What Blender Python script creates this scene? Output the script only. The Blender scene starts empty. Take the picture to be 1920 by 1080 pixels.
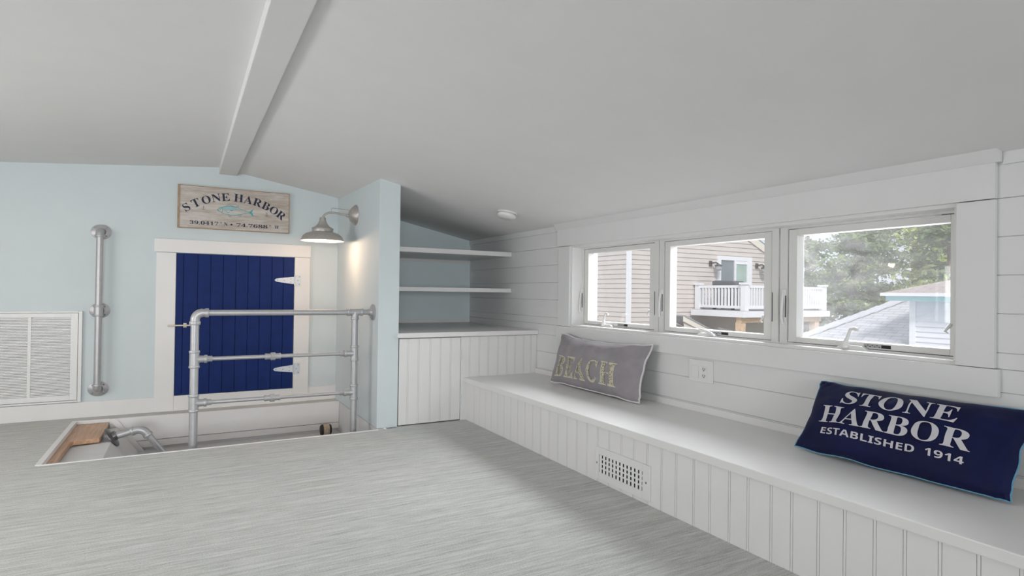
import bpy, bmesh, math, random
from mathutils import Vector, Matrix, noise
R = math.radians
scene = bpy.context.scene
col = scene.collection

# ------------------------------------------------------------------ camera
CAM_H = 0.95
cam = bpy.data.cameras.new('camera'); cam.sensor_width = 36.0
cam.lens = 36.0 * 1089.2 / 1920.0; cam.clip_start = 0.02; cam.clip_end = 300
cam_ob = bpy.data.objects.new('camera', cam); col.objects.link(cam_ob)
_y, _p, _r = R(29.344), R(0.479), R(0.780)
_f = Vector((math.sin(_y) * math.cos(_p), math.cos(_y) * math.cos(_p), math.sin(_p)))
_rt = Vector((math.cos(_y), -math.sin(_y), 0)); _up = _rt.cross(_f)
_x = _rt * math.cos(_r) + _up * math.sin(_r); _u = -_rt * math.sin(_r) + _up * math.cos(_r)
cam_ob.matrix_world = Matrix(((_x.x, _u.x, -_f.x, 0), (_x.y, _u.y, -_f.y, 0), (_x.z, _u.z, -_f.z, CAM_H), (0, 0, 0, 1)))
scene.camera = cam_ob

# ------------------------------------------------------------------ sky, sun, daylight, exposure
scene.view_settings.view_transform = 'Standard'; scene.view_settings.look = 'None'
scene.view_settings.exposure = 0.06; scene.view_settings.gamma = 1.0
scene.view_settings.use_curve_mapping = False
world = bpy.data.worlds.new('overcast_sky'); scene.world = world; world.use_nodes = True
wn = world.node_tree; bgn = wn.nodes['Background']
tc = wn.nodes.new('ShaderNodeTexCoord'); nz = wn.nodes.new('ShaderNodeTexNoise'); nz.inputs['Scale'].default_value = 2.2
nz.inputs['Detail'].default_value = 5
rp = wn.nodes.new('ShaderNodeValToRGB')
rp.color_ramp.elements[0].position = .35; rp.color_ramp.elements[0].color = (.70, .78, .95, 1)
rp.color_ramp.elements[1].position = .7; rp.color_ramp.elements[1].color = (.92, .93, .97, 1)
wn.links.new(tc.outputs['Generated'], nz.inputs['Vector']); wn.links.new(nz.outputs['Fac'], rp.inputs['Fac'])
wn.links.new(rp.outputs['Color'], bgn.inputs['Color']); bgn.inputs['Strength'].default_value = 0.95

def light(name, kind, loc, direction, energy, color=(1, 1, 1), **kw):
    l = bpy.data.lights.new(name, kind); l.energy = energy; l.color = color
    for k, v in kw.items(): setattr(l, k, v)
    o = bpy.data.objects.new(name, l); col.objects.link(o); o.location = loc
    o.rotation_euler = Vector(direction).to_track_quat('-Z', 'Y').to_euler(); return o
light('sun', 'SUN', (0, -10, 20), (.46, .60, -.65), 2.3, (1, .97, .93), angle=R(12))
# added fill at invented rear and left windows; daylight outside the right window bank
light('added_rear_fill', 'AREA', (-.9, -4.74, 1.05), (-.03, 1, 0), 63, (.98, .99, 1), shape='RECTANGLE', size=2.6, size_y=1.0, spread=1.7)
light('added_left_fill', 'AREA', (-2.64, 2.6, 1.0), (1, .0, 0), 40, (.99, .985, .985), shape='RECTANGLE', size=1.75, size_y=.72)
light('daylight_right_window', 'AREA', (3.4, 3.0, 1.4), (-1, -.08, -.36), 56, (.97, .985, 1), shape='RECTANGLE', size=2.8, size_y=.9, spread=1.75)

# ------------------------------------------------------------------ materials
def mat(name, color, rough=.5, metal=0, var=0.0, vscale=6, bump=0.0, bscale=80, spec=.5, coat=0):
    m = bpy.data.materials.new(name); m.use_nodes = True; t = m.node_tree; b = t.nodes['Principled BSDF']
    b.inputs['Base Color'].default_value = (*color, 1); b.inputs['Roughness'].default_value = rough
    b.inputs['Metallic'].default_value = metal; b.inputs['Specular IOR Level'].default_value = spec
    b.inputs['Coat Weight'].default_value = coat
    tcn = t.nodes.new('ShaderNodeTexCoord')
    if var:
        n = t.nodes.new('ShaderNodeTexNoise'); n.inputs['Scale'].default_value = vscale; n.inputs['Detail'].default_value = 4
        r = t.nodes.new('ShaderNodeValToRGB')
        r.color_ramp.elements[0].color = (*[c * (1 - var) for c in color], 1); r.color_ramp.elements[0].position = .3
        r.color_ramp.elements[1].color = (*[min(1, c * (1 + var)) for c in color], 1); r.color_ramp.elements[1].position = .7
        t.links.new(tcn.outputs['Object'], n.inputs['Vector']); t.links.new(n.outputs['Fac'], r.inputs['Fac'])
        t.links.new(r.outputs['Color'], b.inputs['Base Color'])
    if bump:
        n2 = t.nodes.new('ShaderNodeTexNoise'); n2.inputs['Scale'].default_value = bscale; n2.inputs['Detail'].default_value = 3
        bp = t.nodes.new('ShaderNodeBump'); bp.inputs['Strength'].default_value = bump; bp.inputs['Distance'].default_value = .002
        t.links.new(tcn.outputs['Object'], n2.inputs['Vector']); t.links.new(n2.outputs['Fac'], bp.inputs['Height'])
        t.links.new(bp.outputs['Normal'], b.inputs['Normal'])
    return m
M = {}
M['ceil'] = mat('ceiling_paint', (.83, .825, .82), .85, var=.01, bump=.05, bscale=200, spec=.2)
M['white'] = mat('white_paint', (.80, .79, .785), .38, var=.012, spec=.35)
M['board'] = mat('shiplap_paint', (.77, .77, .77), .42, var=.012, spec=.35)
M['blue'] = mat('pale_blue_paint', (.66, .725, .745), .7, var=.012, bump=.05, bscale=180, spec=.25)
M['alcove'] = mat('lightened_alcove_blue', (.74, .835, .86), .7, var=.012, spec=.25)  # wall blue made lighter here to make up for the dim alcove light
M['navy_paint'] = mat('navy_paint', (.009, .026, .135), .55, var=.12, vscale=14, spec=.14)
M['galv'] = mat('painted_pipe', (.50, .50, .515), .45, .6, var=.05, vscale=30, bump=.06, bscale=150)
M['galv_dark'] = mat('dark_iron_flange', (.16, .16, .165), .38, .7, var=.15, vscale=40, bump=.15, bscale=120)
M['zinc'] = mat('zinc_hinge', (.62, .66, .70), .4, .35, var=.05, vscale=60)
M['screw'] = mat('screw_metal', (.35, .36, .37), .4, .8)
M['lampmetal'] = mat('brushed_nickel', (.50, .475, .45), .42, .65, var=.06, vscale=40)
M['lampin'] = mat('lamp_inside_enamel', (.85, .82, .78), .5)
M['plastic'] = mat('white_plastic', (.80, .80, .79), .32, var=.008)
M['winwhite'] = mat('window_vinyl', (.76, .75, .735), .35, var=.01)
M['dark'] = mat('dark_gap', (.02, .02, .022), .8)
M['shadowgap'] = mat('vent_inside', (.10, .10, .10), .8)
M['brass'] = mat('latch_brass', (.50, .45, .36), .45, .4)
M['ltgrey'] = mat('light_grey_paint', (.50, .51, .52), .6, var=.02)
M['ledgewhite'] = mat('stair_wall_paint', (.70, .70, .705), .6, var=.02)
M['black'] = mat('black_rubber', (.012, .012, .013), .55)
M['tan'] = mat('tan_strap', (.50, .40, .31), .8, var=.25, vscale=70)
M['hwhite'] = mat('label_grey', (.40, .40, .41), .5)
M['ext_white'] = mat('exterior_white', (.86, .86, .88), .5)
M['trimcream'] = mat('cream_trim', (.80, .74, .66), .6)
M['teal'] = mat('teal_fascia', (.36, .62, .64), .6)
M['lumber'] = mat('treated_lumber', (.68, .50, .34), .8, var=.12, vscale=9)
M['deckgrey'] = mat('deck_board_grey', (.36, .36, .38), .8)
M['grill'] = mat('grill_cover_grey', (.13, .135, .15), .7, var=.1)
M['lantern'] = mat('lantern_metal', (.16, .15, .14), .5, .5)
M['ground'] = mat('pale_bounce_ground', (.56, .54, .49), .9, var=.2, vscale=.6)  # ground colour kept pale to bounce light up under the deck and eaves
M['doorglass'] = mat('dark_door_glass', (.28, .31, .33), .08, spec=.8)
M['curtain'] = mat('green_curtain', (.42, .53, .47), .7, var=.1, vscale=3)
M['bark'] = mat('pine_bark', (.16, .12, .09), .9, var=.3, vscale=8)

def wood_mat():
    m = mat('oak_nosing', (.42, .22, .11), .42); t = m.node_tree; b = t.nodes['Principled BSDF']
    tcn = t.nodes.new('ShaderNodeTexCoord'); mp = t.nodes.new('ShaderNodeMapping'); mp.inputs['Scale'].default_value = (40, 3, 40)
    n = t.nodes.new('ShaderNodeTexNoise'); n.inputs['Scale'].default_value = 2; n.inputs['Detail'].default_value = 6
    r = t.nodes.new('ShaderNodeValToRGB'); r.color_ramp.elements[0].color = (.44, .25, .14, 1); r.color_ramp.elements[1].color = (.62, .39, .25, 1)
    r.color_ramp.elements[0].position = .3; r.color_ramp.elements[1].position = .7
    for a, bb in ((tcn.outputs['Object'], mp.inputs[0]), (mp.outputs[0], n.inputs[0]), (n.outputs['Fac'], r.inputs[0]), (r.outputs[0], b.inputs['Base Color'])): t.links.new(a, bb)
    return m
M['oak'] = wood_mat()

def sign_mat():
    m = mat('whitewashed_plank', (.6, .55, .5), .75); t = m.node_tree; b = t.nodes['Principled BSDF']
    tcn = t.nodes.new('ShaderNodeTexCoord'); mp = t.nodes.new('ShaderNodeMapping'); mp.inputs['Scale'].default_value = (2.2, 9, 14)
    n = t.nodes.new('ShaderNodeTexNoise'); n.inputs['Scale'].default_value = 2.5; n.inputs['Detail'].default_value = 7; n.inputs['Roughness'].default_value = .65
    r = t.nodes.new('ShaderNodeValToRGB')
    r.color_ramp.elements[0].color = (.38, .29, .22, 1); r.color_ramp.elements[0].position = .28
    r.color_ramp.elements[1].color = (.64, .60, .56, 1); r.color_ramp.elements[1].position = .62
    e = r.color_ramp.elements.new(.45); e.color = (.52, .46, .41, 1)
    for a, bb in ((tcn.outputs['Object'], mp.inputs[0]), (mp.outputs[0], n.inputs[0]), (n.outputs['Fac'], r.inputs[0]), (r.outputs[0], b.inputs['Base Color'])): t.links.new(a, bb)
    return m
M['plank'] = sign_mat()
M['plankedge'] = mat('raw_wood_edge', (.42, .30, .20), .8, var=.15, vscale=20)
M['ink'] = mat('navy_lettering', (.012, .014, .045), .6)
M['fish'] = mat('teal_fish_paint', (.10, .42, .45), .6)
M['fishlight'] = mat('pale_teal_wash', (.36, .54, .55), .7)
M['anchor'] = mat('anchor_grey', (.10, .10, .12), .6)

def carpet_mat():
    m = mat('striped_grey_carpet', (.4, .4, .4), .95, spec=.1); t = m.node_tree; b = t.nodes['Principled BSDF']; L = t.links.new
    tcn = t.nodes.new('ShaderNodeTexCoord')
    def stripes(sx, sy, sc, det):
        mp = t.nodes.new('ShaderNodeMapping'); mp.inputs['Scale'].default_value = (sx, sy, 1)
        n = t.nodes.new('ShaderNodeTexNoise'); n.inputs['Scale'].default_value = sc; n.inputs['Detail'].default_value = det
        L(tcn.outputs['Object'], mp.inputs[0]); L(mp.outputs[0], n.inputs[0]); return n.outputs['Fac']
    s1 = stripes(2.6, 60, 1, 3); s2 = stripes(12, 150, 1, 2); s3 = stripes(170, 230, 1, 2)
    def math_(op, a, bb):
        n = t.nodes.new('ShaderNodeMath'); n.operation = op
        for i, v in enumerate((a, bb)):
            if isinstance(v, float): n.inputs[i].default_value = v
            else: L(v, n.inputs[i])
        return n.outputs[0]
    f = math_('ADD', math_('MULTIPLY', s1, .36), math_('ADD', math_('MULTIPLY', s2, .30), math_('MULTIPLY', s3, .34)))
    r = t.nodes.new('ShaderNodeValToRGB'); L(f, r.inputs[0])
    r.color_ramp.elements[0].position = .36; r.color_ramp.elements[0].color = (.40, .405, .392, 1)
    r.color_ramp.elements[1].position = .64; r.color_ramp.elements[1].color = (.72, .725, .707, 1)
    e = r.color_ramp.elements.new(.5); e.color = (.575, .58, .562, 1)
    L(r.outputs[0], b.inputs['Base Color'])
    bp = t.nodes.new('ShaderNodeBump'); bp.inputs['Strength'].default_value = .6; bp.inputs['Distance'].default_value = .004
    L(f, bp.inputs['Height']); L(bp.outputs[0], b.inputs['Normal'])
    return m
M['carpet'] = carpet_mat()

def fabric(name, color, var=.1, weave=260, bump=.25, rough=.9, sheen=.2):
    m = mat(name, color, rough, var=var, vscale=9, bump=bump, bscale=weave, spec=.15)
    m.node_tree.nodes['Principled BSDF'].inputs['Sheen Weight'].default_value = sheen; return m
M['linen'] = fabric('grey_linen', (.31, .288, .308), .12)
M['pipewhite'] = fabric('white_piping', (.70, .69, .69), .05)
M['navyfab'] = fabric('navy_polyester', (.006, .0085, .05), .2, bump=.1, rough=.6, sheen=.05)
M['pipeblue'] = fabric('light_blue_piping', (.13, .34, .50), .05)
M['inkwhite'] = mat('white_print', (.60, .59, .63), .7)
def crackle():
    m = mat('cream_crackle_applique', (.5, .5, .4), .85); t = m.node_tree; b = t.nodes['Principled BSDF']
    tcn = t.nodes.new('ShaderNodeTexCoord'); v = t.nodes.new('ShaderNodeTexVoronoi'); v.feature = 'DISTANCE_TO_EDGE'; v.inputs['Scale'].default_value = 62
    r = t.nodes.new('ShaderNodeValToRGB'); r.color_ramp.elements[0].color = (.60, .575, .46, 1); r.color_ramp.elements[0].position = .06
    r.color_ramp.elements[1].color = (.30, .27, .15, 1); r.color_ramp.elements[1].position = .17
    for a, bb in ((tcn.outputs['Object'], v.inputs['Vector']), (v.outputs['Distance'], r.inputs[0]), (r.outputs[0], b.inputs['Base Color'])): t.links.new(a, bb)
    return m
M['applique'] = crackle()
M['appliedge'] = mat('cream_stitching', (.62, .60, .50), .85)

def siding_mat(name, c):
    return mat(name, c, .65, var=.03, vscale=3)
M['siding'] = siding_mat('beige_siding', (.66, .60, .56))
M['siding_white'] = siding_mat('white_siding', (.80, .80, .84))
def shingle_mat(name, c1, c2, mode):
    m = mat(name, c1, .9); t = m.node_tree; b = t.nodes['Principled BSDF']
    tcn = t.nodes.new('ShaderNodeTexCoord'); br = t.nodes.new('ShaderNodeTexBrick')
    br.inputs['Color1'].default_value = (*c1, 1); br.inputs['Color2'].default_value = (*c2, 1); br.inputs['Mortar'].default_value = (*[c * .72 for c in c1], 1)
    br.inputs['Scale'].default_value = 1; br.inputs['Brick Width'].default_value = .28; br.inputs['Row Height'].default_value = .11; br.inputs['Mortar Size'].default_value = .008
    t.links.new(tcn.outputs['UV'], br.inputs['Vector']); t.links.new(br.outputs['Color'], b.inputs['Base Color']); return m
M['shingle'] = shingle_mat('grey_shingles', (.47, .47, .50), (.58, .58, .61), 0)
M['shingle_brown'] = shingle_mat('brown_shingles', (.46, .38, .36), (.53, .45, .43), 0)
M['ridgecap'] = mat('ridge_cap_shingles', (.56, .56, .60), .9, var=.06, vscale=12)
def leaf_mat(name, c1, c2):
    m = mat(name, c1, .7); t = m.node_tree; b = t.nodes['Principled BSDF']
    tcn = t.nodes.new('ShaderNodeTexCoord'); n = t.nodes.new('ShaderNodeTexNoise'); n.inputs['Scale'].default_value = 1.3; n.inputs['Detail'].default_value = 4
    r = t.nodes.new('ShaderNodeValToRGB'); r.color_ramp.elements[0].color = (*c1, 1); r.color_ramp.elements[0].position = .35
    r.color_ramp.elements[1].color = (*c2, 1); r.color_ramp.elements[1].position = .65
    for a, bb in ((tcn.outputs['Object'], n.inputs[0]), (n.outputs['Fac'], r.inputs[0]), (r.outputs[0], b.inputs['Base Color'])): t.links.new(a, bb)
    b.inputs['Transmission Weight'].default_value = 0
    return m
M['needles'] = leaf_mat('pine_needles', (.13, .20, .07), (.29, .36, .14))
M['leaves'] = leaf_mat('bright_leaves', (.30, .40, .09), (.56, .62, .18))

def glass_mat(name, film_lo, film_hi):
    m = bpy.data.materials.new(name); m.use_nodes = True; t = m.node_tree; t.nodes.clear(); L = t.links.new
    out = t.nodes.new('ShaderNodeOutputMaterial'); tr = t.nodes.new('ShaderNodeBsdfTransparent'); gl = t.nodes.new('ShaderNodeBsdfGlossy')
    gl.inputs['Roughness'].default_value = .02; lw = t.nodes.new('ShaderNodeLayerWeight'); lw.inputs['Blend'].default_value = .5; pw = t.nodes.new('ShaderNodeMath'); pw.operation = 'POWER'; pw.inputs[1].default_value = 4; L(lw.outputs['Facing'], pw.inputs[0]); fr = t.nodes.new('ShaderNodeMapRange'); L(pw.outputs[0], fr.inputs[0]); fr.inputs['To Min'].default_value = .03; fr.inputs['To Max'].default_value = .7
    tr.inputs['Color'].default_value = (.97, .975, .97, 1)
    m1 = t.nodes.new('ShaderNodeMixShader'); L(fr.outputs[0], m1.inputs[0]); L(tr.outputs[0], m1.inputs[1]); L(gl.outputs[0], m1.inputs[2])
    di = t.nodes.new('ShaderNodeBsdfDiffuse'); di.inputs['Color'].default_value = (.9, .9, .9, 1)
    tl = t.nodes.new('ShaderNodeBsdfTranslucent'); tl.inputs['Color'].default_value = (.9, .9, .92, 1)
    ad = t.nodes.new('ShaderNodeMixShader'); ad.inputs[0].default_value = .5; L(di.outputs[0], ad.inputs[1]); L(tl.outputs[0], ad.inputs[2])
    tcn = t.nodes.new('ShaderNodeTexCoord'); mp = t.nodes.new('ShaderNodeMapping'); mp.inputs['Scale'].default_value = (1, 2.2, 5)
    n = t.nodes.new('ShaderNodeTexNoise'); n.inputs['Scale'].default_value = 2.2; n.inputs['Detail'].default_value = 2; n.inputs['Distortion'].default_value = 1.4
    mr = t.nodes.new('ShaderNodeMapRange'); mr.inputs['From Min'].default_value = .3; mr.inputs['From Max'].default_value = .7
    mr.inputs['To Min'].default_value = film_lo; mr.inputs['To Max'].default_value = film_hi
    L(tcn.outputs['Object'], mp.inputs[0]); L(mp.outputs[0], n.inputs[0]); L(n.outputs['Fac'], mr.inputs[0])
    m2 = t.nodes.new('ShaderNodeMixShader'); L(mr.outputs[0], m2.inputs[0]); L(m1.outputs[0], m2.inputs[1]); L(ad.outputs[0], m2.inputs[2])
    L(m2.outputs[0], out.inputs['Surface']); return m
M['glass'] = glass_mat('window_glass', .003, .008)
M['glasshaze'] = glass_mat('hazy_window_glass', .06, .15)
def emit_mat(name, c, s):
    m = bpy.data.materials.new(name); m.use_nodes = True; b = m.node_tree.nodes['Principled BSDF']
    b.inputs['Base Color'].default_value = (*c, 1); b.inputs['Emission Color'].default_value = (*c, 1); b.inputs['Emission Strength'].default_value = s; return m
M['bulb'] = emit_mat('warm_bulb', (1, .78, .52), 6)

# ------------------------------------------------------------------ mesh helpers
def tag(o, label=None, cat=None, group=None, kind=None):
    if label: o['label'] = label
    if cat: o['category'] = cat
    if group: o['group'] = group
    if kind: o['kind'] = kind
    return o
def wloc(o):
    v = Vector((0, 0, 0))
    while o: v += o.location; o = o.parent
    return v
class MB:
    """collects shapes in world coordinates"""
    def __init__(s): s.bm = bmesh.new(); s.uv = None
    def box(s, x0, x1, y0, y1, z0, z1):
        v = [s.bm.verts.new((x, y, z)) for x in (x0, x1) for y in (y0, y1) for z in (z0, z1)]
        for f in ((0, 1, 3, 2), (4, 6, 7, 5), (0, 4, 5, 1), (2, 3, 7, 6), (0, 2, 6, 4), (1, 5, 7, 3)): s.bm.faces.new([v[i] for i in f])
        return s
    def prism(s, pts, d):
        """closed polygon (3-d points) pushed along vector d"""
        d = Vector(d); a = [s.bm.verts.new(p) for p in pts]; b = [s.bm.verts.new(Vector(p) + d) for p in pts]; n = len(a)
        s.bm.faces.new(a[::-1]); s.bm.faces.new(b)
        for i in range(n): s.bm.faces.new((a[i], a[(i + 1) % n], b[(i + 1) % n], b[i]))
        return s
    def quad(s, *p): s.bm.faces.new([s.bm.verts.new(q) for q in p]); return s
    def tube(s, pts, r, n=14, cap=True, closed=False):
        pts = [Vector(p) for p in pts]; rr = r if isinstance(r, (list, tuple)) else [r] * len(pts)
        rings = []; ref = None; k = len(pts)
        for i, p in enumerate(pts):
            a = pts[(i - 1) % k] if (i > 0 or closed) else p; b = pts[(i + 1) % k] if (i < k - 1 or closed) else p
            t = (b - a).normalized()
            if ref is None: ref = Vector((0, 0, 1)) if abs(t.z) < .9 else Vector((1, 0, 0))
            x = (ref - t * ref.dot(t)).normalized(); y = t.cross(x); ref = x
            rings.append([s.bm.verts.new(p + (x * math.cos(2 * math.pi * j / n) + y * math.sin(2 * math.pi * j / n)) * rr[i]) for j in range(n)])
        for i in range(k if closed else k - 1):
            A, B = rings[i], rings[(i + 1) % k]
            for j in range(n): s.bm.faces.new((A[j], A[(j + 1) % n], B[(j + 1) % n], B[j]))
        if cap and not closed: s.bm.faces.new(rings[0][::-1]); s.bm.faces.new(rings[-1])
        return s
    def lathe(s, o, axis, prof, n=28, squash=1.0):
        """prof: (radius, distance along axis)"""
        o = Vector(o); t = Vector(axis).normalized(); ref = Vector((0, 0, 1)) if abs(t.z) < .9 else Vector((1, 0, 0))
        x = (ref - t * ref.dot(t)).normalized(); y = t.cross(x); rings = []
        for r, h in prof:
            if r < 1e-6: rings.append([s.bm.verts.new(o + t * h)])
            else: rings.append([s.bm.verts.new(o + t * h + x * (r * squash * math.cos(2 * math.pi * j / n)) + y * (r * math.sin(2 * math.pi * j / n))) for j in range(n)])
        for A, B in zip(rings, rings[1:]):
            for j in range(n):
                a, b, c, d = A[j % len(A)], A[(j + 1) % n % len(A)], B[(j + 1) % n % len(B)], B[j % len(B)]
                q = []
                for v in (a, b, c, d):
                    if v not in q: q.append(v)
                if len(q) > 2:
                    try: s.bm.faces.new(q)
                    except ValueError: pass
        return s
    def build(s, name, m, parent=None, smooth=False, bevel=0):
        bmesh.ops.recalc_face_normals(s.bm, faces=s.bm.faces[:])
        if bevel:
            ed = [e for e in s.bm.edges if len(e.link_faces) == 2 and e.calc_face_angle(0) > .6]
            bmesh.ops.bevel(s.bm, geom=ed, offset=bevel, segments=2, affect='EDGES', clamp_overlap=True, profile=.6)
        me = bpy.data.meshes.new(name); s.bm.to_mesh(me); s.bm.free()
        ms = m if isinstance(m, (list, tuple)) else [m]
        for q in ms: me.materials.append(q)
        o = bpy.data.objects.new(name, me); col.objects.link(o)
        if parent:
            w = wloc(parent); me.transform(Matrix.Translation(-w)); o.parent = parent
        if smooth:
            for p in me.polygons: p.use_smooth = True
            me.set_sharp_from_angle(angle=R(38))
        return o
def B(*a): return MB().box(*a)
def empty(name, loc, label, cat, group=None, kind=None):
    o = bpy.data.objects.new(name, None); o.empty_display_size = .05; col.objects.link(o); o.location = loc
    return tag(o, label, cat, group, kind)
def struct(o, label, cat='structure'): return tag(o, label, cat, None, 'structure')
def copy_tree(o, parent=None):
    c = o.copy(); col.objects.link(c)
    if parent: c.parent = parent
    for ch in [q for q in bpy.data.objects if q.parent == o]: copy_tree(ch, c)
    return c
def text_bm(body, extrude=.0):
    cu = bpy.data.curves.new('lettering', 'FONT'); cu.body = body; cu.extrude = extrude; cu.resolution_u = 6
    o = bpy.data.objects.new('lettering', cu); col.objects.link(o); bpy.context.view_layer.update()
    me = bpy.data.meshes.new_from_object(o.evaluated_get(bpy.context.evaluated_depsgraph_get()))
    bm = bmesh.new(); bm.from_mesh(me); bpy.data.objects.remove(o); bpy.data.curves.remove(cu); bpy.data.meshes.remove(me)
    return bm
def serif(s): return ''.join(chr(0x1D400 + ord(c) - 65) if 'A' <= c <= 'Z' else chr(0x1D7CE + ord(c) - 48) if c.isdigit() else c for c in s)
def sansb(s): return ''.join(chr(0x1D5D4 + ord(c) - 65) if 'A' <= c <= 'Z' else chr(0x1D7EC + ord(c) - 48) if c.isdigit() else c for c in s)
def bounds(bm):
    xs = [v.co.x for v in bm.verts]; ys = [v.co.y for v in bm.verts]; return min(xs), max(xs), min(ys), max(ys)
def merge(dst, src, fn):
    mp = {v: dst.verts.new(fn(v.co)) for v in src.verts}
    for f in src.faces:
        try: dst.faces.new([mp[v] for v in f.verts])
        except ValueError: pass
    src.free()

# ------------------------------------------------------------------ room dimensions (metres)
YB, YC, XW, XB, XS, XC = 5.226, 3.95, 2.455, 1.839, 1.164, 1.312
XL, YF_ = -2.5, -4.6
OX0, OX1, OY0, OY1 = -.655, XS, 3.913, 5.073      # stair opening

def zceil(x, y):
    if x < .225: return 1.925 - .088 * (.225 - x)
    z = 1.900 - .2115 * (x - .352)
    if y > YC and x < 1.25: z += .036 * min(1, max(0, (x - .352) / .8)) * (y - YC) / (YB - YC)
    return z

# floor with the stair opening
f = MB()
for a in ((XL, OX0, YF_, YB), (OX0, XS + .14, YF_, OY0), (XS + .14, XW + .1, YF_, YB), (OX0, XS + .02, OY1, YB)): f.box(*a, -.06, 0)
struct(f.build('floor', M['carpet']), 'grey striped carpet floor around the stair opening', 'floor')
# ceiling
g = MB(); xs = [XL - .1, -1.5, -.6, .225, .352, .6, .8, 1.0, 1.152, 1.25, 1.4, 1.9, XW + .12]; ys = [YF_ - .1, -2, 0, 2, YC, 4.4, 4.8, YB + .05]
vv = [[g.bm.verts.new((x, y, zceil(x, y) if x > .3 or x <= .225 else 1.925)) for y in ys] for x in xs]
for i in range(len(xs) - 1):
    for j in range(len(ys) - 1): g.bm.faces.new((vv[i][j], vv[i][j + 1], vv[i + 1][j + 1], vv[i + 1][j]))
struct(g.build('ceiling', M['ceil'], smooth=True), 'plain off-white sloping ceiling', 'ceiling')
struct(B(.222, .352, YF_, YB, 1.872, 1.96).build('ridge_beam', M['ceil'], bevel=.003), 'white ridge beam running along the ceiling to the sign wall', 'beam')
# walls
struct(B(XL, XC, YB, YB + .1, -.02, 2.02).build('wall_back', M['blue']), 'pale blue end wall behind the sign and the navy hatch door', 'wall')
# front and left walls, each open for an invented window that lets in fill light
w = MB(); w.box(XL, XW + .1, YF_ - .1, YF_, 0, .5).box(XL, XW + .1, YF_ - .1, YF_, 1.6, 2.02).box(XL, -2.25, YF_ - .1, YF_, .5, 1.6).box(1.5, XW + .1, YF_ - .1, YF_, .5, 1.6)
struct(w.build('wall_front', M['blue']), 'pale blue wall behind the camera', 'wall')
w = MB(); w.box(XL - .1, XL, YF_, YB, 0, .62).box(XL - .1, XL, YF_, YB, 1.38, 2.02).box(XL - .1, XL, YF_, 1.65, .62, 1.38).box(XL - .1, XL, 3.55, YB, .62, 1.38)
struct(w.build('wall_left', M['board']), 'white wall on the left side with an opening for the added window', 'wall')
def plain_window(name, axis, a0, a1, z0, z1, c, label):
    t = empty(name, (c, (a0 + a1) / 2, z0) if axis == 'x' else ((a0 + a1) / 2, c, z0), label, 'window', kind='structure')
    fr = MB(); n = 3; wd = (a1 - a0) / n
    bx = (lambda b0, b1, q0, q1: fr.box(c - .03, c + .03, b0, b1, q0, q1)) if axis == 'x' else (lambda b0, b1, q0, q1: fr.box(b0, b1, c - .03, c + .03, q0, q1))
    bx(a0, a1, z0, z0 + .05); bx(a0, a1, z1 - .05, z1)
    for i in range(n + 1): bx(max(a0, a0 + wd * i - .03), min(a1, a0 + wd * i + .03), z0 + .05, z1 - .05)
    fr.build('window_frame', M['winwhite'], t)
    for i in range(n):
        p = MB(); b0, b1 = a0 + wd * i + .03, a0 + wd * (i + 1) - .03
        if axis == 'x': p.box(c - .003, c + .003, b0, b1, z0 + .05, z1 - .05)
        else: p.box(b0, b1, c - .003, c + .003, z0 + .05, z1 - .05)
        p.build('pane', M['glass'], t)
plain_window('window_4', 'y', -2.25, 1.5, .5, 1.6, YF_ - .05, 'unseen white triple window added behind the camera to let daylight in')  # invented out-of-view window, carries the rear fill light
plain_window('window_5', 'x', 1.65, 3.55, .62, 1.38, XL - .05, 'unseen white triple window added in the left wall to let daylight in')  # invented out-of-view window for the fill light from the left
# partition column with the lamp, alcove back wall
struct(B(XS, XC, YC, YB, 0, 2.0).build('wall_partition', M['blue'], bevel=.004), 'pale blue partition wall carrying the barn lamp', 'wall')
struct(B(XC, XW + .05, YB - .006, YB + .1, 0, 1.85).build('wall_alcove', M['alcove']), 'blue back wall of the shelf alcove', 'wall')
# shiplap wall on the right with the window bank opening
WY0, WY1, WZ0, WZ1 = 1.049, 3.487, .71, 1.30
w = MB(); x0, x1 = XW + .006, XW + .24
w.box(x0, x1, YF_, YB, -.02, WZ0).box(x0, x1, YF_, YB, WZ1, 1.62).box(x0, x1, YF_, WY0, WZ0, WZ1).box(x0, x1, WY1, YB, WZ0, WZ1)
zl = [1.567, 1.434, 1.300, 1.167, 1.034, .901, .766, .630, .494, .358, .222]
for za, zb in zip(zl, zl[1:]):
    za -= .0012; zb += .0012
    segs = [(YF_, YB)] if (zb >= WZ1 - .01 or za <= WZ0 - .01) else [(YF_, WY0), (WY1, YB)]
    if zb < WZ0 < za: w.box(XW, x0, YF_, YB, zb, WZ0 - .001); segs = [(YF_, WY0), (WY1, YB)]; zb = WZ0 + .001
    for a, b in segs: w.box(XW, x0, a, b, zb, za)
struct(w.build('wall_right', M['board'], bevel=.0012), 'white shiplap wall with the row of windows', 'wall')

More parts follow.
